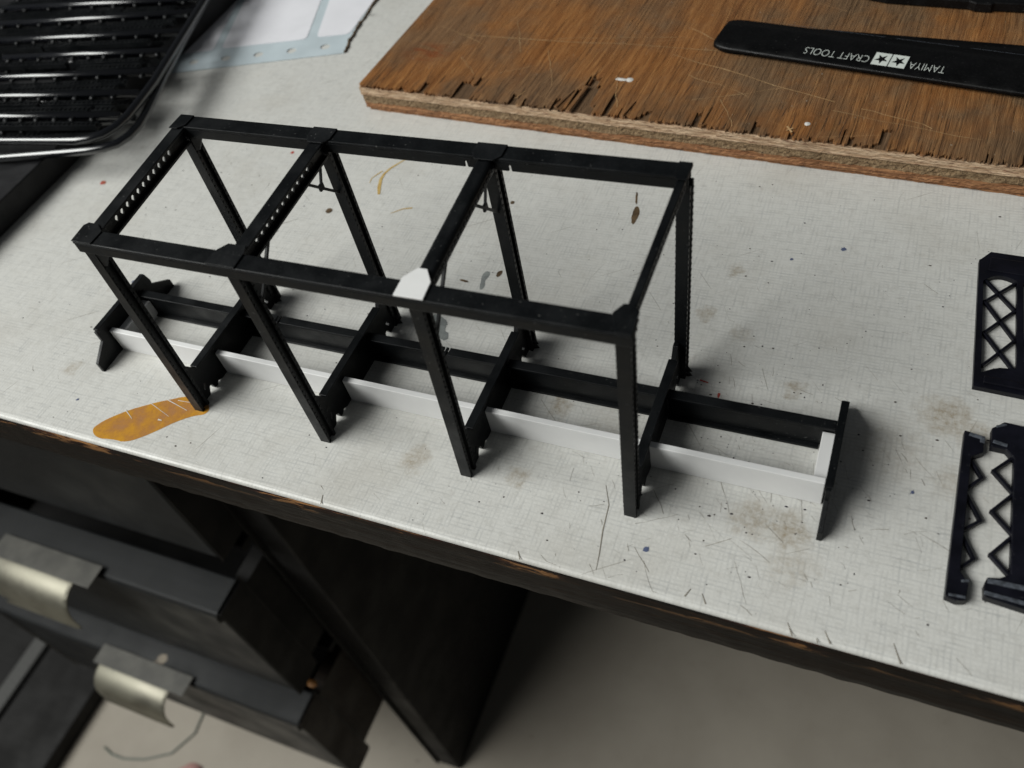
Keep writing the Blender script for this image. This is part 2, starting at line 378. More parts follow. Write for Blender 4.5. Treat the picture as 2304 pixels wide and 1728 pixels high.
def handle(parent, y0, z0, x0, x1):
    sec = [(-.16, .03), (-.24, .03), (-.34, .01), (-.44, -.05), (-.52, -.14), (-.575, -.26), (-.60, -.42), (-.605, -.58), (-.63, -.62)]
    b = MB(); k = len(sec); T = .03; vv = []
    for x in (x0, x0+.04, x1-.04, x1):
        e = .0 if x in (x0+.04, x1-.04) else .012
        for (dy, dz) in sec: vv.append((x, y0+dy+e, z0+dz-e))
        for (dy, dz) in sec: vv.append((x, y0+dy+T*.9-e*.3, z0+dz-T))
    K = 2*k
    fs = []
    for a in range(3):
        for j in range(k-1):
            fs.append((a*K+j, a*K+j+1, (a+1)*K+j+1, (a+1)*K+j)); fs.append((a*K+k+j, (a+1)*K+k+j, (a+1)*K+k+j+1, a*K+k+j+1))
        fs.append((a*K+k-1, a*K+K-1, (a+1)*K+K-1, (a+1)*K+k-1)); fs.append((a*K, (a+1)*K, (a+1)*K+k, a*K+k))
    for a in (0, 3):
        for j in range(k-1): fs.append((a*K+j, a*K+k+j, a*K+k+j+1, a*K+j+1))
    b.add(vv, fs)
    o = b.build('handle', 'metal', parent)
    b = MB(); b.box(x0-.12, x1+.30, y0-.22, y0+.12, z0+.036, z0+.052); b.build('handle_plate', 'dullmetal', parent, .006)
    for p in o.data.polygons: p.use_smooth = len(p.vertices) == 4 and abs(p.normal.x) < .3
    return o

def drawer(y0, zt, zb, lab, hx=None, right=-3.0):
    b = MB()
    # front slab with a lipped upper moulding
    pr = [(y0+.55, zt), (y0+.06, zt-.02), (y0, zt-.06), (y0+.0, zt-.16), (y0+.05, zt-.2), (y0+.05, zb), (y0+.55, zb)]
    n = len(pr); x0 = -9.9
    b.add([(x0, y, z) for y, z in pr]+[(right, y, z) for y, z in pr], [(i, (i+1) % n, n+(i+1) % n, n+i) for i in range(n)]+[tuple(range(n)), tuple(reversed(range(n, 2*n)))])
    o = b.build('drawer', 'blackwood', desk, .03); o['label'] = lab
    b = MB(); b.box(right-.28, right-.06, y0+.553, 11, zb+.15, zt-.3); b.build('drawer_side', 'brownside' if zt < -8 else 'darkpanel', o)
    b = MB(); b.box(right+.003, right+.035, y0+.03, y0+.54, zb+.01, zt-.03); b.build('end_trim', 'brownside' if zt < -8 else 'darkpanel', o, .01)
    b = MB(); b.box(-9.8, right-.285, y0+.555, 11, zb+.22, zb+.30); b.build('drawer_bottom', 'darkpanel', o)
    if hx: handle(o, y0, zt, *hx)
    return o
drawer(.62, -.62, -5.1, 'black upper drawer front just below the desk edge')
drawer(.10, -5.6, -8.6, 'black middle drawer front with a metal cup handle', (-6.75, -5.3))
d2 = drawer(-.25, -9.0, -11.95, 'black lower drawer front with a paint spotted metal cup handle', (-6.95, -5.42))
b = MB(); b.blob((-3.1, .42, -8.99), .10, .07, .05); b.build('rust_patch', 'rust', d2)
b = MB(); b.blob((-5.9, -.02, -9.013), .10, .12, .006); b.build('paint_chip', 'chip', d2)
b = MB(); b.blob((-5.98, -.13, -9.013), .05, .05, .005); b.build('paint_chip', 'chip', d2)

# marks that belong to the desk top
def mark(name, m, pts, z=.0022, amp=.006, sub=5):
    for _ in range(2):        # round the outline off
        pts = [q for i, p in enumerate(pts) for nx_ in [pts[(i+1) % len(pts)]] for q in ((p[0]*.75+nx_[0]*.25, p[1]*.75+nx_[1]*.25), (p[0]*.25+nx_[0]*.75, p[1]*.25+nx_[1]*.75))]
    sub = 1; amp *= .5
    pts = irregular(pts, amp, sub); b = MB(); c = (sum(p[0] for p in pts)/len(pts), sum(p[1] for p in pts)/len(pts))
    vv = [(*c, z)]+[(x, y, z*.8) for x, y in pts]; k = len(pts)
    b.add(vv, [(0, 1+i, 1+(i+1) % k) for i in range(k)]); return b.build(name, m, desk)
def strip(b, pts, wd, z=.0022):
    for i in range(len(pts)-1):
        p, q = Vector((*pts[i], z)), Vector((*pts[i+1], z)); sd = Vector((-(q-p).y, (q-p).x, 0)).normalized()
        w0 = wd[i] if isinstance(wd, list) else wd; w1 = wd[i+1] if isinstance(wd, list) else wd
        b.add([p-sd*w0/2, q-sd*w1/2, q+sd*w1/2, p+sd*w0/2], [(0, 1, 2, 3)])
o = mark('varnish_stain', 'orange', [(-.71, -.373), (-.69, -.31), (-.60, -.21), (-.50, -.13), (-.34, -.03), (-.168, .06), (-.02, .055), (.045, .0), (.044, -.055), (-.037, -.085), (-.14, -.165), (-.26, -.30), (-.382, -.398), (-.50, -.40), (-.62, -.422)], amp=.0022, sub=6)
o['label'] = 'long orange varnish smear by the front edge'
b = MB()
for p, q, w_ in [((-.568, -.165), (-.469, -.219), .006), ((-.414, -.071), (-.207, -.137), .004), ((-.313, -.014), (-.109, -.059), .006), ((-.272, -.177), (-.241, -.177), .012), ((-.228, -.001), (-.094, .008), .005)]: strip(b, [p, q], [w_, w_*.5], .0042)
b.build('stain_scratches', 'edgeline', desk)
mark('paint_blob', 'greypaint', [(1.445, 1.40), (1.420, 1.50), (1.406, 1.56), (1.425, 1.60), (1.458, 1.59), (1.462, 1.54), (1.448, 1.50), (1.475, 1.44)], amp=.003, sub=2)
mark('paint_splash', 'greypaint', [(1.20, 1.13), (1.27, 1.12), (1.36, 1.07), (1.34, 1.03), (1.41, .96), (1.40, .91), (1.34, .93), (1.30, .96), (1.25, 1.0)], amp=.012, sub=4)
mark('burn_mark', 'brown', [(2.275, 2.47), (2.325, 2.39), (2.318, 2.31), (2.314, 2.24), (2.285, 2.28), (2.268, 2.37)], amp=.005, sub=3)
mark('burn_mark', 'brown', [(2.23, 2.60), (2.245, 2.60), (2.278, 2.47), (2.262, 2.47)], amp=.004, sub=3)
b = MB(); strip(b, [(.249, 2.723), (.20, 2.64), (.155, 2.566), (.133, 2.49), (.135, 2.422), (.17, 2.32), (.208, 2.241)], [.008, .014, .02, .02, .026, .03, .02])
strip(b, [(.10, 2.52), (.05, 2.42), (.06, 2.36)], [.012, .008, .004]); strip(b, [(.414, 2.045), (.49, 2.11), (.564, 2.135)], [.004, .01, .014]); b.build('glue_streak', 'yellow', desk)
mark('brown_spot', 'brown', [(1.315, 2.345), (1.35, 2.35), (1.36, 2.32), (1.33, 2.31)], amp=.006, sub=3)
mark('brown_spot', 'brown', [(-.14, 2.02), (-.09, 2.0), (-.10, 1.95), (-.15, 1.96)], amp=.012, sub=3)
mark('brown_spot', 'brown', [(1.505, 1.60), (1.535, 1.63), (1.55, 1.60), (1.53, 1.55), (1.51, 1.56)], amp=.006, sub=3)
mark('brown_spot', 'brown', [(1.26, 1.485), (1.34, 1.475), (1.335, 1.46), (1.27, 1.465)], amp=.004, sub=3)
mark('red_spot', 'red', [(-2.53, 1.98), (-2.47, 1.98), (-2.46, 1.94), (-2.52, 1.93)], amp=.01, sub=3)
mark('red_spot', 'red', [(-.87, 2.65), (-.84, 2.64), (-.845, 2.61), (-.87, 2.61)], amp=.006, sub=2)
mark('red_spot', 'red', [(3.225, .91), (3.245, .905), (3.243, .87), (3.228, .87)], amp=.004, sub=2)
mark('red_spot', 'red', [(3.095, .985), (3.15, .975), (3.16, .962), (3.11, .968)], amp=.004, sub=2)
for x, y, s_ in [(3.739, 2.261, .020), (3.437, 2.107, .012), (3.099, -.208, .019), (4.342, .496, .012), (-1.35, .93, .014), (-1.0, -.18, .012)]:
    mark('blue_spot', 'bluespeck', [(x-s_, y-s_), (x+s_, y-s_*.6), (x+s_*.8, y+s_), (x-s_*.5, y+s_)], amp=s_*.5, sub=2)
# knife cuts and scratches
b = MB(); rs = random.Random(21)
strip(b, [(2.775, .118), (2.83, .0), (2.845, -.16), (2.87, -.30), (2.882, -.398)], [.002, .004, .006, .004, .002])
for p, q in [((3.868, -.40), (3.901, -.462)), ((4.01, -.438), (4.02, -.462)), ((4.041, -.391), (4.075, -.45)), ((4.347, -.361), (4.389, -.453)), ((2.439, -.41), (2.468, -.455)), ((1.16, -.39), (1.18, -.45)), ((3.38, -.36), (3.36, -.41)), ((3.44, -.37), (3.47, -.42))]:
    strip(b, [p, q], [.003, .007])
for _ in range(320):
    if rs.random() < .75: x, y = rs.gauss(3.5, .75), rs.gauss(.45, .55)
    else: x, y = rs.uniform(-1.8, 4.8), rs.uniform(-.4, 2.8)
    if not (-2 < x < 4.95 and -.42 < y < 2.8): continue
    a = rs.choice([-1.0, -.85, -.6, -1.2, -1.35, -.3, .5]) + rs.uniform(-.18, .18); L = min(.26, .02+rs.expovariate(20))
    k = max(2, int(L/.05)); pts = []; 
    for i in range(k+1): pts.append((x+math.cos(a)*L*i/k+rs.uniform(-.004, .004), y+math.sin(a)*L*i/k+rs.uniform(-.004, .004)))
    pts = [(px, max(py, -.43)) for px, py in pts]
    wd = rs.choice([.0010, .0014, .0018, .0026]); strip(b, pts, [wd*rs.uniform(.3, 1.1) for _ in pts], .0016)
sc_ = b.build('scratch_marks', 'scratch', desk); sc_['kind'] = 'stuff'
b = MB()
for _ in range(480):
    x, y = (rs.uniform(-2.2, 4.9), rs.uniform(-.4, 3.0)) if rs.random() < .6 else (rs.gauss(3.4, .7), rs.gauss(.6, .7))
    if not (-2.4 < x < 4.95 and -.42 < y < 2.9): continue
    g = rs.choice([.0018, .0025, .003, .004, .0055]); b.blob((x, y, .0006), g*rs.uniform(.7, 1.8), g, g*.6, 5, rs)
sp_ = b.build('debris_specks', 'speck'); tag(sp_, 'scattered dark specks of dirt and crumbs on the white desk top', 'dirt', kind='stuff')

# ------------------------------------------------------------------ bridge model
br = thing('bridge_model', 'black plastic truss bridge model with white strip stringers standing on the desk', 'model bridge', (1.48, .5, 0))
H, HB, YT, WT, W = 1.515, 1.545, .0188, 1.0054, 1.0045
CW, CHH = .110, .078
XF0 = [-.02, .983, 1.965, 2.963]; XB0 = [-.045, .965, 1.982, 2.98]
XFT = [.02, .985, 2.03, 3.025]; XBT = [-.015, .98, 2.005, 3.03]

def chord(y, z, x0, x1, notch=()):
    """channel chord: top plate, two side plates and the inner web"""
    t = .016
    pl = [(x0, z-CHH), (x1, z-CHH), (x1, z-t-.001), (x0, z-t-.001)]
    b = MB(); b.box(x0, x1, y-CW/2, y+CW/2, z-t, z); b.box(x0+.01, x1-.01, y+CW/2-t, y+CW/2-.002, z-CHH, z-t)
    if not notch: b.box(x0, x1, y-CW/2+.003, y-CW/2+t, z-CHH, z-t)
    else:
        pts = [(x0, z-CHH)]
        for xn in notch: pts += [(xn-.007, z-CHH), (xn-.005, z-CHH*.52), (xn+.005, z-CHH*.52), (xn+.007, z-CHH)]
        pts += [(x1, z-CHH), (x1, z-t), (x0, z-t)]
        n = len(pts); b.add([(a, y-CW/2+.003, c) for a, c in pts]+[(a, y-CW/2+t, c) for a, c in pts], [tuple(range(n)), tuple(reversed(range(n, 2*n)))]+[(i, n+i, n+(i+1) % n, (i+1) % n) for i in range(n)])
    if not notch: b.box(x0+.02, x1-.02, y-CW/2+t+.001, y+CW/2-t-.002, z-CHH+.012, z-t-.02)
    return b.build('top_chord', 'black', br, .007)
ch1 = chord(YT, H, -.035, 3.075)
ch2 = chord(WT, HB, -.05, 3.058, (1.885, 2.135))

def leg(p, q):
    p, q = Vector(p), Vector(q); b = MB(); D = .080; wd = .068
    for s_ in (-1, 1): b.bar(p+Vector((0, s_*(D/2-.011), 0)), q+Vector((0, s_*(D/2-.011), 0)), wd, .022, (0, 1, 0))
    b.bar(p+Vector((0, 0, .004)), q, D-.046, .03, (1, 0, 0))
    # rivet rows along the flange edges
    dd = q-p; nr = 34
    for i in range(2, nr):
        c = p+dd*(i/nr)
        for s_ in (-1, 1):
            for e in (-1, 1):
                a = c+Vector((e*wd*.5, s_*(D/2-.011), 0)); b.box(a.x-.0035, a.x+.0035, a.y-.005, a.y+.005, a.z-.005, a.z+.005)
    return b.build('leg', 'black', br, 0)
for i in range(4):
    leg((XF0[i], 0, 0), (XFT[i], YT, H-CHH+.004)); leg((XB0[i], W, 0), (XBT[i], WT, HB-CHH+.004))

def lattice_strut(i, xoff=0):
    p, q = Vector((XFT[i]+xoff, YT+.05, H-.004)), Vector((XBT[i]+xoff, WT-.05, HB-.004)); dd = (q-p).normalized(); L = (q-p).length; hh = .105
    b = MB(); b.bar(p-Vector((0, 0, .008)), q-Vector((0, 0, .008)), .084, .016)
    o = b.build('top_strut', 'black', br, .003)
    b = MB(); b.bar(p-Vector((0, 0, hh)), q-Vector((0, 0, hh)), .062, .018); b.build('lower_flange', 'black', o, .003)
    b = MB(); k = 16
    for j in range(k):
        a, c = p+dd*(L*j/k), p+dd*(L*(j+1)/k)
        b.bar(a-Vector((0, 0, .014)), c-Vector((0, 0, hh-.006)), .021, .010, (1, 0, 0)); b.bar(a-Vector((0.001, 0, hh-.006)), c-Vector((0.001, 0, .014)), .021, .010, (1, 0, 0))
    b.bar(p-Vector((0, 0, .022)), q-Vector((0, 0, .022)), .018, .014, (1, 0, 0)); b.bar(p-Vector((0, 0, hh-.014)), q-Vector((0, 0, hh-.014)), .018, .014, (1, 0, 0))
    for s_ in (0, L-.12): b.bar(p+dd*s_-Vector((0, 0, hh/2)), p+dd*(s_+.12)-Vector((0, 0, hh/2)), hh-.02, .012, (1, 0, 0))
    b.build('lattice_web', 'black', o)
    return o
s1 = lattice_strut(0, .015); s2 = lattice_strut(1, .0)
def plain_strut(i, wd, hh, rnd):
    p, q = Vector((XFT[i], YT+.05, H-.004)), Vector((XBT[i], WT-.05, HB-.004))
    b = MB(); b.bar(p-Vector((0, 0, hh/2)), q-Vector((0, 0, hh/2)), wd, hh); o = b.build('top_strut', 'black', br, rnd, seg=4)
    b = MB(); dd = q-p
    for k in range(1, 22):
        c = p+dd*(k/22); b.box(c.x+wd/2-.004, c.x+wd/2+.004, c.y-.012, c.y+.012, c.z-hh*.62, c.z-hh*.38)
    b.build('rivet_row', 'black_dusty', o)
    return o
s3 = plain_strut(2, .098, .08, .028); s4 = plain_strut(3, .042, .06, .006)

def knee(i, back, parent):
    x = (XBT if back else XFT)[i]
    if back: p, q, m0, m1 = (x, W-.30, HB-.10), (x, W-.045, HB-.37), (x, W-.10, HB-.12), (x, W-.165, HB-.235)
    else: p, q, m0, m1 = (x, .32, H-.10), (x, .05, H-.37), (x, .10, H-.12), (x, .175, H-.235)
    b = MB(); b.bar(p, q, .016, .018, (1, 0, 0)); b.bar(m0, m1, .014, .014, (1, 0, 0)); c = Vector(m1); b.box(c.x-.008, c.x+.008, c.y-.02, c.y+.02, c.z-.02, c.z+.02)
    b.build('knee_brace', 'black', parent, .002)
for i, st in ((1, s2), (2, s3)):
    knee(i, True, st); knee(i, False, st)

def gusset(pts, z, m='black_dusty', parent=None, lab=None, t=.014):
    o = plate('gusset_plate', m, parent or br, [pts], t, XY(z+t/2+.0015), .002)
    if lab: o['label'] = lab
    return o
gusset([(-.038, -.034), (-.050, .09), (-.030, .115), (.04, .112), (.10, .068), (.10, -.034)], H, 'black', ch1, t=.006)
gusset([(.862, -.034), (.866, .03), (.876, .072), (.912, .120), (1.02, .122), (1.040, .074), (1.045, -.034)], H, 'black_dusty', ch1, t=.007)
gusset([(1.948, -.036), (1.942, .078), (1.990, .150), (2.040, .151), (2.092, .077), (2.102, -.034)], H, 'white', ch1, 'white styrene gusset plate on the front top chord', t=.010)
gusset([(2.957, .073), (2.99, .132), (3.03, .135), (3.070, .10), (3.073, -.034), (3.0, -.034)], H, 'black', ch1, t=.006)
gusset([(.905, 1.058), (.905, .975), (.935, .925), (1.03, .925), (1.060, .965), (1.060, 1.058)], HB, 'black_dusty', ch2, t=.007)
gusset([(1.925, 1.058), (1.925, .975), (1.955, .925), (2.06, .925), (2.095, .965), (2.095, 1.058)], HB, 'black_dusty', ch2, t=.007)
gusset([(-.049, 1.058), (-.049, .925), (.01, .925), (.05, .965), (.05, 1.058)], HB, 'black', ch2, t=.006)
gusset([(2.99, 1.058), (2.99, .965), (3.01, .925), (3.057, .925), (3.057, 1.058)], HB, 'black', ch2, t=.006)
# hanging gusset faces under the corners
for x, y, z, s_ in ((.03, YT-.03, H, 1), (-.0, WT-.03, HB, 1)):
    plate('corner_plate', 'black', br, [[(x-.04, z-CHH-.10), (x+.05, z-CHH-.10), (x+.12, z-CHH-.002), (x-.04, z-CHH-.002)]], .012, XZ(y))

# floor beams
for i in range(4):
    x = (XF0[i]+XB0[i])/2; tp = .262
    front = [(.31, .004), (.25, .004), (.215, .02), (.19, .0), (.165, .004), (.155, .05), (.135, .058), (.118, .03), (.105, .004), (.045, .004), (.045, .335), (.075, .335), (.125, tp)]
    backp = [(1.0045-a, c) for a, c in reversed(front)]
    slot = [(.082, .075), (.098, .065), (.122, .105), (.106, .118)]
    slotb = [(1.0045-a, c) for a, c in slot]
    o = plate('floor_beam', 'black', br, [front+backp, slot, slotb], .03, YZ(x), .002)
    b = MB(); b.bar((x, .125, tp+.004), (x, .88, tp+.004), .056, .014); b.build('beam_flange', 'black', o, .003)
    # broken pips on the back of the foot
    b = MB(); bx = XB0[i]+.06
    for z in (.006, .045): b.add([(bx-.024, W-.02, z), (bx-.024, W-.02, z+.026), (bx+.014, W-.012, z+.004), (bx-.024, W+.012, z), (bx-.024, W+.012, z+.026)], [(0, 2, 1), (3, 4, 2), (1, 2, 4), (0, 3, 2), (0, 1, 4, 3)])
    b.build('gear_pips', 'black', o)

# stringers
cuts = [-.952]+[(XF0[i]*.7+XB0[i]*.3) for i in range(4)]+[3.913]
for k in range(5):
    x0, x1 = cuts[k]+(.016 if k else 0), cuts[k+1]-(.016 if k < 4 else 0)
    b = MB(); b.box(x0, x1, .302, .340, .002, .205); o = b.build('stringer', 'white', br, .004); o['label'] = 'white styrene strip stringer'
cuts = [-.952]+[(XF0[i]*.3+XB0[i]*.7) for i in range(4)]+[3.913]
for k in range(5):
    x0, x1 = cuts[k]+(.016 if k else 0), cuts[k+1]-(.016 if k < 4 else (.06 if False else 0))
    b = MB()
    if k in (1, 2):
        xm = x0+(x1-x0)*(.30 if k == 1 else .58); segs = [(x0, xm-.006), (xm+.006, xm+.022), (xm+.034, x1)]
    else: segs = [(x0, x1)]
    for a, c in segs: b.box(a, c, .645, .708, .199, .216)
    b.box(x0, x1, .672, .686, .016, .199); b.box(x0, x1 if k < 4 else 3.84, .645, .708, .002, .018)
    o = b.build('stringer', 'black', br, .003); o['label'] = 'black plastic girder stringer'

# end plates with their white inner bars
prof = [(.085, .0), (.085, .085), (.222, .18), (.222, .268), (.80, .282), (.820, .205), (.813, .172), (.962, .068), (.965, .0), (.30, .0)]
for x in (-.973, 3.934):
    o = plate('end_plate', 'black', br, [prof], .026, YZ(x), .003)
    s_ = 1 if x < 0 else -1
    b = MB(); b.box(x-.021, x+.021, .235, .795, .270, .286); b.build('end_flange', 'black', o, .003)
    b = MB(); xa = x+s_*.0145; xb = x+s_*.085; b.box(min(xa, xb), max(xa, xb), .343, .668, .0, .150); o2 = b.build('inner_bar', 'white', o, .004); o2['label'] = 'white styrene bar inside the end plate'

# ------------------------------------------------------------------ lattice parts lying at the right
def arc(p, q, bulge, k=8):
    p, q = Vector(p), Vector(q); m = (q-p); nrm = Vector((-m.y, m.x)).normalized(); return [tuple(p+m*(i/k)+nrm*bulge*math.sin(math.pi*i/k)) for i in range(k+1)]
la = thing('lattice_part', 'black plastic lattice panel with crossed bars, whole, beside the plywood board', 'lattice part', (4.75, 1.8, 0))
hole1 = [(4.607, 1.366), (4.66, 1.402), (4.70, 1.420), (4.784, 1.430)]+arc((4.757, 2.13), (4.575, 2.10), -.045)
hole2 = [(4.822, 1.43), (4.98, 1.36)]+arc((4.955, 2.09), (4.79, 2.12), -.045)
o = plate('frame', 'navy', la, [[(4.573, 1.257), (4.541, 2.281), (4.552, 2.290), (4.602, 2.362), (4.96, 2.345), (5.0, 2.27), (5.03, 1.235)], hole1, hole2], .034, XY(.020), .003)
for dx in (0, 1):
    b = MB(); mx = (lambda x: x if not dx else 4.80+(4.785-x)+.0)
    for p, q in [((4.585, 2.125), (4.762, 1.89)), ((4.59, 1.93), (4.755, 2.125)), ((4.59, 1.945), (4.772, 1.65)), ((4.60, 1.675), (4.765, 1.90)), ((4.60, 1.69), (4.775, 1.42)), ((4.61, 1.425), (4.772, 1.66))]:
        b = MB(); b.bar((mx(p[0]), p[1], .018), (mx(q[0]), q[1], .018), .017, .024); b.build('cross_bar', 'navy', la, .003)
b = MB(); b.bar((4.62, 1.31, .042), (5.0, 1.29, .042), .05, .02); b.build('ridge', 'navy', la, .006)
b = MB(); b.bar((4.60, 2.25, .040), (4.97, 2.23, .040), .12, .010); b.build('ridge', 'navy', la, .006)

lb = thing('lattice_part', 'black lattice half with snapped zigzag, the narrower left one of two', 'lattice part', (4.59, .42, 0), 'snapped lattice halves')
plate('rail', 'navy', lb, [[(4.551, .927), (4.580, .922), (4.605, .905), (4.645, .895), (4.65, .802), (4.595, .765), (4.592, .08), (4.633, .018), (4.629, -.075), (4.585, -.088), (4.536, -.077)]], .050, XY(.028), .005)
def zig(pts, parent):
    b = MB()
    for i in range(len(pts)-1): b.bar((*pts[i], .022), (*pts[i+1], .022), .017, .026)
    for p in pts: b.bar((p[0]-.009, p[1], .022), (p[0]+.009, p[1], .022), .015, .0255)
    b.build('zigzag_bars', 'navy', parent, .003)
zig([(4.585, .775), (4.655, .655), (4.580, .555), (4.664, .395), (4.580, .308), (4.648, .170), (4.575, .080)], lb)
def torn(parent, *bars):
    for p, q, wd, t in bars:
        b = MB(); b.bar(p, q, wd, t); b.build('torn_edge', 'cut', parent, .003)
torn(lb, ((4.575, .905, .054), (4.64, .893, .054), .022, .012), ((4.64, .862, .034), (4.64, .905, .034), .024, .05), ((4.55, -.066, .054), (4.625, -.062, .054), .014, .010), ((4.60, .02, .054), (4.633, .03, .054), .014, .010))

lc = thing('lattice_part', 'black lattice half with snapped zigzag, the wider right one of two', 'lattice part', (4.83, .45, 0), 'snapped lattice halves')
plate('rail', 'navy', lc, [[(4.683, .853), (4.680, .973), (4.739, 1.03), (5.05, 1.01), (5.08, .3), (5.10, -.06), (4.90, -.05), (4.702, -.03), (4.698, .03), (4.710, .075), (4.76, .085), (4.808, .12), (4.795, .80), (4.755, .85)], [(4.87, .80), (4.87, .15), (5.02, .15), (5.0, .80)]], .050, XY(.028), .005)
zig([(4.802, .832), (4.706, .713), (4.806, .597), (4.712, .465), (4.815, .351), (4.72, .214), (4.815, .115)], lc)
torn(lc, ((4.70, .985, .054), (4.75, 1.012, .054), .014, .010), ((4.69, .885, .054), (4.76, .872, .054), .02, .010), ((4.71, .055, .054), (4.95, .062, .054), .026, .012), ((4.70, -.012, .054), (4.95, -.022, .054), .020, .012))

# ------------------------------------------------------------------ plywood board
PB = thing('plywood_board', 'worn brown plywood offcut with splintered front edge', 'board', (-.455, 3.297, 0), rotz=math.atan2(2.937-3.281, 4.774+.443))
ULEN, VLEN = 8.0, 5.0
def layer(name, m, z0, z1, off, amp, u0=0.0, freq=7):
    b = MB(); nu, nz = 360, 4; vv = []
    us = [u0+(ULEN-u0)*(i/nu) for i in range(nu+1)]
    for i, u_ in enumerate(us):
        for j in range(nz+1):
            z = z0+(z1-z0)*j/nz
            dv = amp*(mnoise.noise((u_*freq, z*40, z0*31))*.6+mnoise.noise((u_*freq*5, z*90, 3+z0*17))*.5)
            vv.append((u_, off+dv, z))
    fs = [(i*(nz+1)+j, (i+1)*(nz+1)+j, (i+1)*(nz+1)+j+1, i*(nz+1)+j+1) for i in range(nu) for j in range(nz)]
    k = len(vv)
    for i, u_ in enumerate(us): vv.append((u_, VLEN, z0)); vv.append((u_, VLEN, z1))
    for i in range(nu):
        a, c = i*(nz+1), (i+1)*(nz+1); fs.append((a+nz, c+nz, k+2*i+3, k+2*i+1)); fs.append((a, k+2*i, k+2*i+2, c))
    fs.append(tuple([j for j in range(nz+1)]+[k+1, k]))
    b.add(vv, fs); return b.build(name, m, PB)
layer('ply_layer', 'ply_red', .002, .030, .018, .012, .035)
layer('ply_layer', 'ply_red', .0302, .082, .004, .014, .010)
layer('ply_layer', 'ply_core', .0822, .160, .010, .016, .0, 9)
layer('ply_layer', 'ply_pale', .1602, .232, .0, .008, .0, 5)
b = MB(); b.box(.02, ULEN, .012, VLEN-.02, .2315, .2335); b.build('glue_layer', 'glue', PB)
# face veneer: strips of fibre with ragged front ends
rv = random.Random(5); b = MB(); u_ = 0.0
gou = [(1.02, .16, .30), (1.50, .05, .16), (2.04, .17, .42), (2.30, .05, .30), (1.86, .04, .12), (.62, .03, .14), (2.62, .10, .10), (3.0, .04, .22), (3.45, .05, .15), (4.3, .06, .28), (4.05, .03, .2)]
while u_ < ULEN:
    wd = rv.choice([.012, .018, .025, .035, .05]); u1 = min(ULEN, u_+wd); c = (u_+u1)/2
    v0 = rv.expovariate(1/.012)-.010 if u_ > .15 else -.004
    if rv.random() < .05: v0 += rv.uniform(.03, .12)
    for gu, gw, gd in gou:
        if abs(c-gu) < gw/2: v0 = max(v0, gd*rv.uniform(.6, 1.15))
    v0 = min(v0, .5); zt = .256+(rv.uniform(-.0025, .0) if rv.random() < .07 else 0); t2 = rv.uniform(.2, .8)
    tip = u_+(u1-u_)*t2; z2 = zt-rv.uniform(0, .008)
    # pointed strip: front tip, sides, back
    zf = zt-rv.uniform(.0, .006) if rv.random() < .5 else zt
    vm_ = min(v0+rv.uniform(.05, .16), VLEN-.1)
    vs_ = [(u_, v0+.02*rv.random()+.004), (tip, v0), (u1, v0+.02*rv.random()+.004), (u1, vm_), (u_, vm_)]
    k = [(x, y, .2338) for x, y in vs_]+[(x, y, zf if i < 3 else zt) for i, (x, y) in enumerate(vs_)]
    b.add(k, [(5, 6, 7, 8, 9), (0, 1, 6, 5), (1, 2, 7, 6), (2, 3, 8, 7), (4, 0, 5, 9)])
    b.add([(u_, vm_, zt), (u1, vm_, zt), (u1, VLEN, zt), (u_, VLEN, zt)], [(0, 1, 2, 3)]); u_ = u1
b.build('face_veneer', 'veneer', PB)
b = MB()
for _ in range(60):
    u_ = rv.uniform(.1, 6.2); v0 = abs(rv.gauss(0, .16)); L = rv.uniform(.04, .24); a = rv.uniform(-.09, .09); wd = rv.choice([.002, .003, .004, .007]); k = 4
    strip(b, [(u_+a*L*i/k+rv.uniform(-.002, .002), v0+L*i/k) for i in range(k+1)], [wd*.4, wd, wd*rv.uniform(.5, 1), wd*.6, wd*.1], .2567)
sl_ = b.build('grain_splits', 'split', PB); sl_['kind'] = 'stuff'
for u0, v0, u1, v1, wd in [(1.995, -.02, 2.02, .33, .035), (1.88, .01, 1.93, .26, .028), (2.44, .0, 2.47, .20, .02), (3.05, .02, 3.06, .24, .018)]:
    b = MB(); b.bar((u0, v0, .262), (u1, v1, .258), wd, .014); b.build('splinter', 'veneer', PB, .004)
b = MB()
for p, q, wd in [((.55, .88), (2.9, .98), .006), ((1.5, .95), (2.6, 1.12), .004), ((.75, .55), (1.0, .32), .006), ((2.55, .86), (3.9, .45), .007), ((2.6, 1.25), (3.1, .95), .006), ((3.9, .35), (4.9, .2), .004), ((1.55, .18), (1.50, .06), .007), ((1.5, .75), (1.72, .3), .006), ((3.1, .35), (3.28, .05), .005), ((2.2, .5), (2.35, .1), .004), ((.3, 1.0), (.9, .75), .004), ((1.0, 1.2), (1.25, .7), .005), ((2.9, .3), (3.5, .55), .005), ((4.1, .42), (4.6, .28), .006), ((1.2, .38), (1.45, .52), .004), ((2.75, .62), (3.3, .42), .004)]:
    k = 6; strip(b, [(p[0]+(q[0]-p[0])*i/k+rv.uniform(-.012, .012), p[1]+(q[1]-p[1])*i/k+rv.uniform(-.012, .012)) for i in range(k+1)], [wd*rv.uniform(.3, 1) for _ in range(k+1)], .2602)
b.build('face_scratches', 'palescratch', PB)
for c, rx, ry in [((2.26, .47), .05, .02), ((2.33, .475), .03, .03), ((3.78, .17), .02, .02)]:
    b = MB(); b.blob((*c, .256), rx, ry, .007, 8); b.build('paint_spot', 'edgeline', PB)
b = MB(); b.bar((3.655, .10, .27), (3.70, .05, .262), .012, .004); b.bar((3.66, .06, .265), (3.70, .09, .268), .008, .004); b.build('wood_chip', 'palescratch', PB)

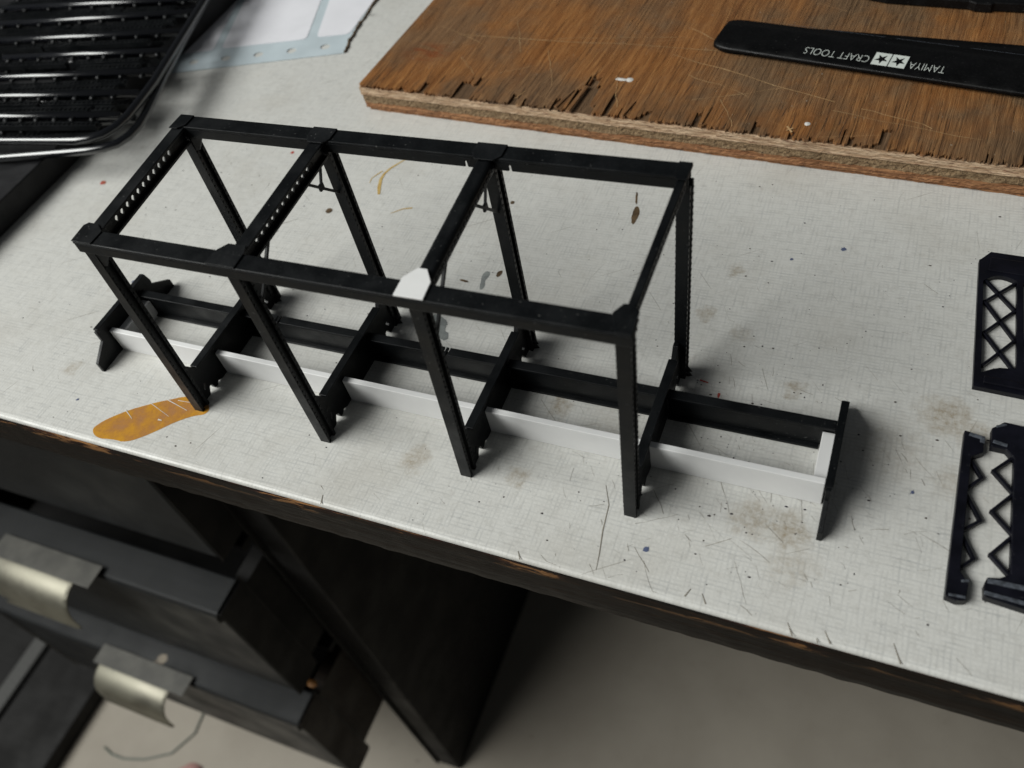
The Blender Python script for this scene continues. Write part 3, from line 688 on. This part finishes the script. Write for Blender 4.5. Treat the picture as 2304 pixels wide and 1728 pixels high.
# ------------------------------------------------------------------ tweezers and the other black tool on the board
tw = thing('tweezers', 'black craft tweezers with white lettering lying on the plywood board', 'tweezers', (3.6, 4.1, .26))
def tw_arm(name, c0, ang, z0, z1, L, w0, w1, lift, m='blackmetal'):
    """arm from its rounded heel; ang = direction of the arm"""
    k = 40; b = MB(); dx, dy = math.cos(ang), math.sin(ang); vv = []
    for i in range(k+1):
        s_ = L*(i/k)**1.8; hw = (w0+(w1-w0)*i/k)/2
        if s_ < .14: hw *= .70+.30*math.sqrt(max(0, 1-((.14-s_)/.14)**2))
        zz = lift*(s_/L)**1.3
        c = (c0[0]+dx*s_, c0[1]+dy*s_)
        for e, g in ((-1, 0), (-.93, 1), (-.5, 1.12), (0, 1.16), (.5, 1.12), (.93, 1), (1, 0)): vv.append((c[0]-dy*hw*e, c[1]+dx*hw*e, z0+zz+(z1-z0)*min(g, 1.16)))
    q = 7; fs = [(i*q+j, (i+1)*q+j, (i+1)*q+j+1, i*q+j+1) for i in range(k) for j in range(q-1)]
    fs += [(i*q, i*q+q-1, (i+1)*q+q-1, (i+1)*q) for i in range(k)]; fs += [tuple(reversed(range(q))), tuple(k*q+j for j in range(q))]
    b.add(vv, fs); return b.build(name, m, tw, 0, True)
aT = math.atan2(3.885-4.265, 4.66-2.46)
a1 = tw_arm('arm', (2.475, 4.262), aT, .290, .318, 3.2, .43, .465, .0); a1['label'] = 'upper arm with white lettering'
for p in a1.data.polygons: p.use_smooth = True
tw_arm('arm', (2.50, 4.27), math.atan2(4.085-4.27, 4.66-2.46), .260, .278, 3.2, .43, .47, .0)
def text(body, p, q, h, z, parent):
    cu = bpy.data.curves.new('lettering', 'FONT'); cu.body = body; cu.size = 1; cu.offset = -.02; cu.extrude = 0
    o = bpy.data.objects.new('lettering', cu); col.objects.link(o)
    dg = bpy.context.evaluated_depsgraph_get(); me = bpy.data.meshes.new_from_object(o.evaluated_get(dg)); bpy.data.objects.remove(o); bpy.data.curves.remove(cu)
    xs_ = [v.co.x for v in me.vertices]; ys_ = [v.co.y for v in me.vertices]; x0, x1, y0, y1 = min(xs_), max(xs_), min(ys_), max(ys_)
    p, q = Vector(p), Vector(q); dd = (q-p); L = dd.length; dd /= L; n_ = Vector((-dd.y, dd.x))
    for v in me.vertices:
        a = (v.co.x-x0)/(x1-x0)*L; c = (v.co.y-y0)/(y1-y0)*h; w_ = p+dd*a+n_*c; v.co = (w_.x*S, w_.y*S, z*S)
    me.name = 'lettering'; me.materials.clear(); me.materials.append(M['print'])
    return link('lettering', me, parent)
ZP = .3265
def shift(p, dn=0.0): return p
dT = Vector((math.cos(aT+math.pi), math.sin(aT+math.pi)))          # reading direction
text('TAMIYA', (4.165, 3.905), Vector((4.165, 3.905))+dT*.245, .084, ZP, a1)
text('CRAFT TOOLS', (3.642, 3.998), Vector((3.642, 3.998))+dT*.478, .086, ZP, a1)
nT = Vector((-dT.y, dT.x))
for k in range(2):
    p0 = Vector((3.912, 4.012))+dT*(k*.122); h = .158; w_ = .114
    star = [p0+dT*(w_/2)+nT*(h*.5)+(dT*math.sin(a)*1.0+nT*math.cos(a)*1.3)*rr for i in range(10) for a, rr in [(i*math.pi/5, .0515 if i % 2 == 0 else .0205)]]
    cs = [p0, p0+dT*w_, p0+dT*w_+nT*h, p0+nT*h]
    plate('star_emblem', 'print', a1, [[tuple(c) for c in cs], [tuple(c) for c in star]], .001, XY(ZP))
for o in a1.children: pass
b = MB(); nA = Vector((-math.sin(aT), math.cos(aT)))
for k in range(26):
    if k % 7 == 3: continue
    s0 = .5+k*.075; hw = (.45+.025*s0/3.2)/2*.955; p = Vector((2.445, 4.262))+Vector((math.cos(aT), math.sin(aT)))*s0+nA*hw; q = p+Vector((math.cos(aT), math.sin(aT)))*.07
    strip(b, [tuple(p), tuple(q)], .004, .3235)
b.build('edge_highlight', 'cut', a1)  # pale dashes: a dusty highlight put into colour along the arm's edge
ct = MB(); ct.poly([(3.40, 4.93), (3.655, 4.845), (4.25, 4.79), (4.30, 4.762), (4.415, 4.752), (4.42, 4.775), (4.64, 4.765), (5.3, 4.70), (5.3, 4.98), (3.6, 5.15)], .262, .34)
o = ct.build('hobby_tool', 'blackmetal', None, .012); tag(o, 'black flat tool cut off by the top edge, behind the tweezers', 'tool')

# ------------------------------------------------------------------ punched paper sheet
pa = thing('paper_sheet', 'torn white sheet with pale blue punched border lying behind the bridge', 'paper', (-2, 4.3, 0))
def seg_pt(a, b_, t): return (a[0]+(b_[0]-a[0])*t, a[1]+(b_[1]-a[1])*t)
rt = random.Random(3)
torn = irregular([(-1.138, 4.143), (-1.215, 4.441), (-1.235, 4.572), (-1.262, 4.85), (-1.30, 5.3), (-1.28, 5.9)], .014, 5, rt)[:-5]
out = [(-4.6, 3.15), (-2.903, 3.622), (-1.16, 4.135)]+torn+[(-4.6, 5.9)]
holes = []
for k in range(9):
    c = (-1.413-.342*k, 4.224-.099*k); holes.append([(c[0]+.052*math.cos(2*math.pi*j/16), c[1]+.045*math.sin(2*math.pi*j/16)) for j in range(16)])
plate('border', 'paper_blue', pa, [out]+holes, .004, XY(.006))
def panel(p0, p1, p2, p3):
    pts = []; P = [Vector(p0), Vector(p1), Vector(p2), Vector(p3)]
    for i in range(4):
        a, c, e = P[i-1], P[i], P[(i+1) % 4]; r_ = .06; s0 = c+(a-c).normalized()*r_; s1_ = c+(e-c).normalized()*r_
        for j in range(5): t = j/4; pts.append(tuple(s0*(1-t)**2+c*2*t*(1-t)+s1_*t*t))
    plate('printed_panel', 'paper_white', pa, [pts], .002, XY(.0105))
panel((-1.60, 4.375), (-1.262, 4.462), (-1.335, 5.6), (-1.98, 5.5))
panel((-2.60, 4.085), (-1.70, 4.335), (-2.08, 5.5), (-3.0, 5.3))
panel((-4.4, 3.56), (-2.68, 4.045), (-3.1, 5.3), (-4.5, 5.0))
b = MB()
for i in range(len(torn)-1): b.bar((*torn[i], .006+.012*rt.random()), (*torn[i+1], .006+.014*rt.random()), .018, .010)
b.bar((-1.255, 4.82, .02), (-1.20, 4.80, .05), .012, .006); b.build('torn_edge', 'brown', pa)

# ------------------------------------------------------------------ dark box and stacked sprue frames at the left
b = MB(); b.box(-6.2, -3.0, -.2, 6, .003, .235); bxo = b.build('storage_box', 'box', None, .012); tag(bxo, 'flat dark box under the stacked sprue frames at the left', 'box')

def sprue(label, zc, pts_fn, dens, seed):
    rs_ = random.Random(seed); t = thing('sprue_frame', label, 'sprue', (-3.6, 3.0, zc-.03), 'stacked black sprue frames')
    A = pts_fn
    # outer frame: bottom rail, rounded corner, right rail
    b = MB(); path = [(-5.6, A(-5.6, 0)[1], zc), *[(x, y, zc) for x, y in A.path]]
    b.tube(path, .038, 14); b.build('frame_rail', 'sprue', t, smooth=True)
    for k, (x0, y0, x1, y1) in enumerate(A.runners):
        b = MB(); b.tube([(x0, y0, zc), ((x0+x1)/2, (y0+y1)/2, zc+.004), (x1, y1, zc)], .035, 14); b.build('runner', 'sprue', t, smooth=True)
        dy = (y1-y0)/(x1-x0); L = x1-x0
        # moulded girders hanging off the runner, with their gates
        gaps = A.gaps.get(k, [])
        gates = MB(); step = rs_.choice([.21, .24, .29, .19])
        for sgn, off, wd, hh in dens:
            xa = x0
            while xa < x1-.35:
                Lg = rs_.uniform(.8, 1.7); xb = min(x1-rs_.uniform(.14, .30), xa+Lg)
                mid = (xa+xb)/2
                if (off < .15 or rs_.random() < .55) and not any(g0 < mid < g1 and (sgn, off) in gs for g0, g1, gs in gaps) and xb-xa > .15:
                    g = MB(); ya, yb = y0+dy*(xa-x0)+sgn*off, y0+dy*(xb-x0)+sgn*off; zz = zc-.034+rs_.uniform(-.006, .006)
                    g.bar((xa, ya, zz-hh*.2), (xb, yb, zz-hh*.2), wd, hh*.6)
                    g.bar((xa, ya-wd/2+.006, zz), (xb, yb-wd/2+.006, zz), .012, hh); g.bar((xa, ya+wd/2-.006, zz), (xb, yb+wd/2-.006, zz), .012, hh)
                    nn = int((xb-xa)/.05)
                    for i in range(nn):
                        fx = xa+(xb-xa)*(i+.5)/nn; fy = ya+(yb-ya)*(i+.5)/nn; g.box(fx-.006, fx+.006, fy-wd*.42, fy+wd*.42, zz+hh*.1, zz+hh*.35)
                    g.build('girder', 'black', t)
                xa = xb+rs_.uniform(.02, .06)
        xa = x0+.1
        while xa < x1-.05:
            ya = y0+dy*(xa-x0)
            gates.tube([(xa, ya-.01, zc), (xa+.004, ya-.075, zc+.002)], [.021, .017], 7); gates.blob((xa+.002, ya-.062, zc-.004), .030, .026, .034, 7, rs_); xa += step*rs_.uniform(.85, 1.15)
        gates.build('gates', 'black', t, smooth=True)
    return t
class FA:
    def __init__(s, path, runners, gaps): s.path = path; s.runners = runners; s.gaps = gaps
    def __call__(s, x, y): return (x, s.path[0][1]+(x-s.path[0][0])*.14)
zA, zB = .385, .300
pathA = [(-3.436, 1.915), (-2.80, 2.003), (-2.60, 2.035), (-2.48, 2.075), (-2.38, 2.15), (-2.325, 2.26), (-2.315, 2.40), (-2.345, 2.62), (-2.40, 2.93), (-2.59, 3.62), (-2.79, 4.35), (-3.05, 5.3), (-3.2, 5.9)]
rA = [(-5.4, 2.00, -2.40, 2.42), (-5.4, 2.31, -2.44, 2.755), (-5.4, 2.625, -2.50, 3.085), (-4.5, 3.129, -2.56, 3.43), (-5.4, 3.32, -2.64, 3.765), (-5.4, 3.66, -2.74, 4.11), (-5.4, 4.01, -2.82, 4.36), (-5.4, 4.25, -2.9, 4.70), (-5.4, 4.6, -3.0, 5.05)]
gapsA = {3: [(-4.6, -3.7, ((-1, .115),))], 4: [(-5.4, -4.3, ((-1, .115),))]}
sprue('upper glossy black sprue frame of the stack, full of girder parts', zA, FA(pathA, rA, gapsA), [(-1, .105, .06, .05), (-1, .195, .07, .045)], 11)
pathB = [(-3.373, 1.790), (-2.75, 1.955), (-2.52, 2.020), (-2.38, 2.075), (-2.28, 2.15), (-2.235, 2.26), (-2.235, 2.40), (-2.29, 2.60), (-2.50, 3.17), (-2.69, 3.74), (-2.95, 4.6), (-3.2, 5.6)]
rB = [(-5.4, 1.75, -2.33, 2.50), (-5.4, 2.15, -2.45, 2.88), (-3.73, 2.969, -2.56, 3.25), (-5.4, 2.85, -2.62, 3.55), (-5.4, 3.2, -2.75, 3.92), (-5.4, 3.7, -2.9, 4.3), (-5.4, 4.1, -3.0, 4.7)]
sprue('lower glossy black sprue frame of the stack, sticking out in front', zB, FA(pathB, rB, {2: [(-6, 0, ((-1, .10),))]}), [(-1, .10, .08, .045)], 12)

# ------------------------------------------------------------------ things on the floor
b = MB(); b.tube([(-11.157, -1.196, -15.97), (-10.85, -1.27, -15.97), (-10.5, -1.26, -15.97), (-9.964, -1.10, -15.97), (-9.371, -.754, -15.97), (-9.07, -.163, -15.97), (-9.15, .395, -15.97), (-9.4, .9, -15.97)], .022, 6)
tag(b.build('wire', 'wire', None, smooth=True), 'thin curved wire lying on the beige floor below the drawers', 'wire')
b = MB(); b.blob((-8.62, -.98, -16), .28, .25, .12, 14); tag(b.build('pink_lump', 'pink', None, smooth=True), 'small rounded pink lump on the floor at the bottom edge', 'pink_lump')  # pink lump of unidentified kind, modelled as a flattened dome
ft = thing('dark_floor_box', 'dark low box with a pale grey rail on the floor at the left', 'dark_floor_box', (-13, -1, -16))  # low dark thing of unidentified kind, modelled as boxes
b = MB(); b.box(-14.0, -12.0, -9, 3, -15.99, -15.5); b.build('body', 'darkpanel', ft, .05)
b = MB(); b.box(-24.0, -14.52, -9, 3, -15.99, -15.6); b.build('body', 'darkpanel', ft, .05)  # second dark box added to darken the floor left of the rail
b = MB(); b.box(-14.5, -14.02, -9, 3, -15.99, -15.35); b.build('rail', 'greyrail', ft, .08)
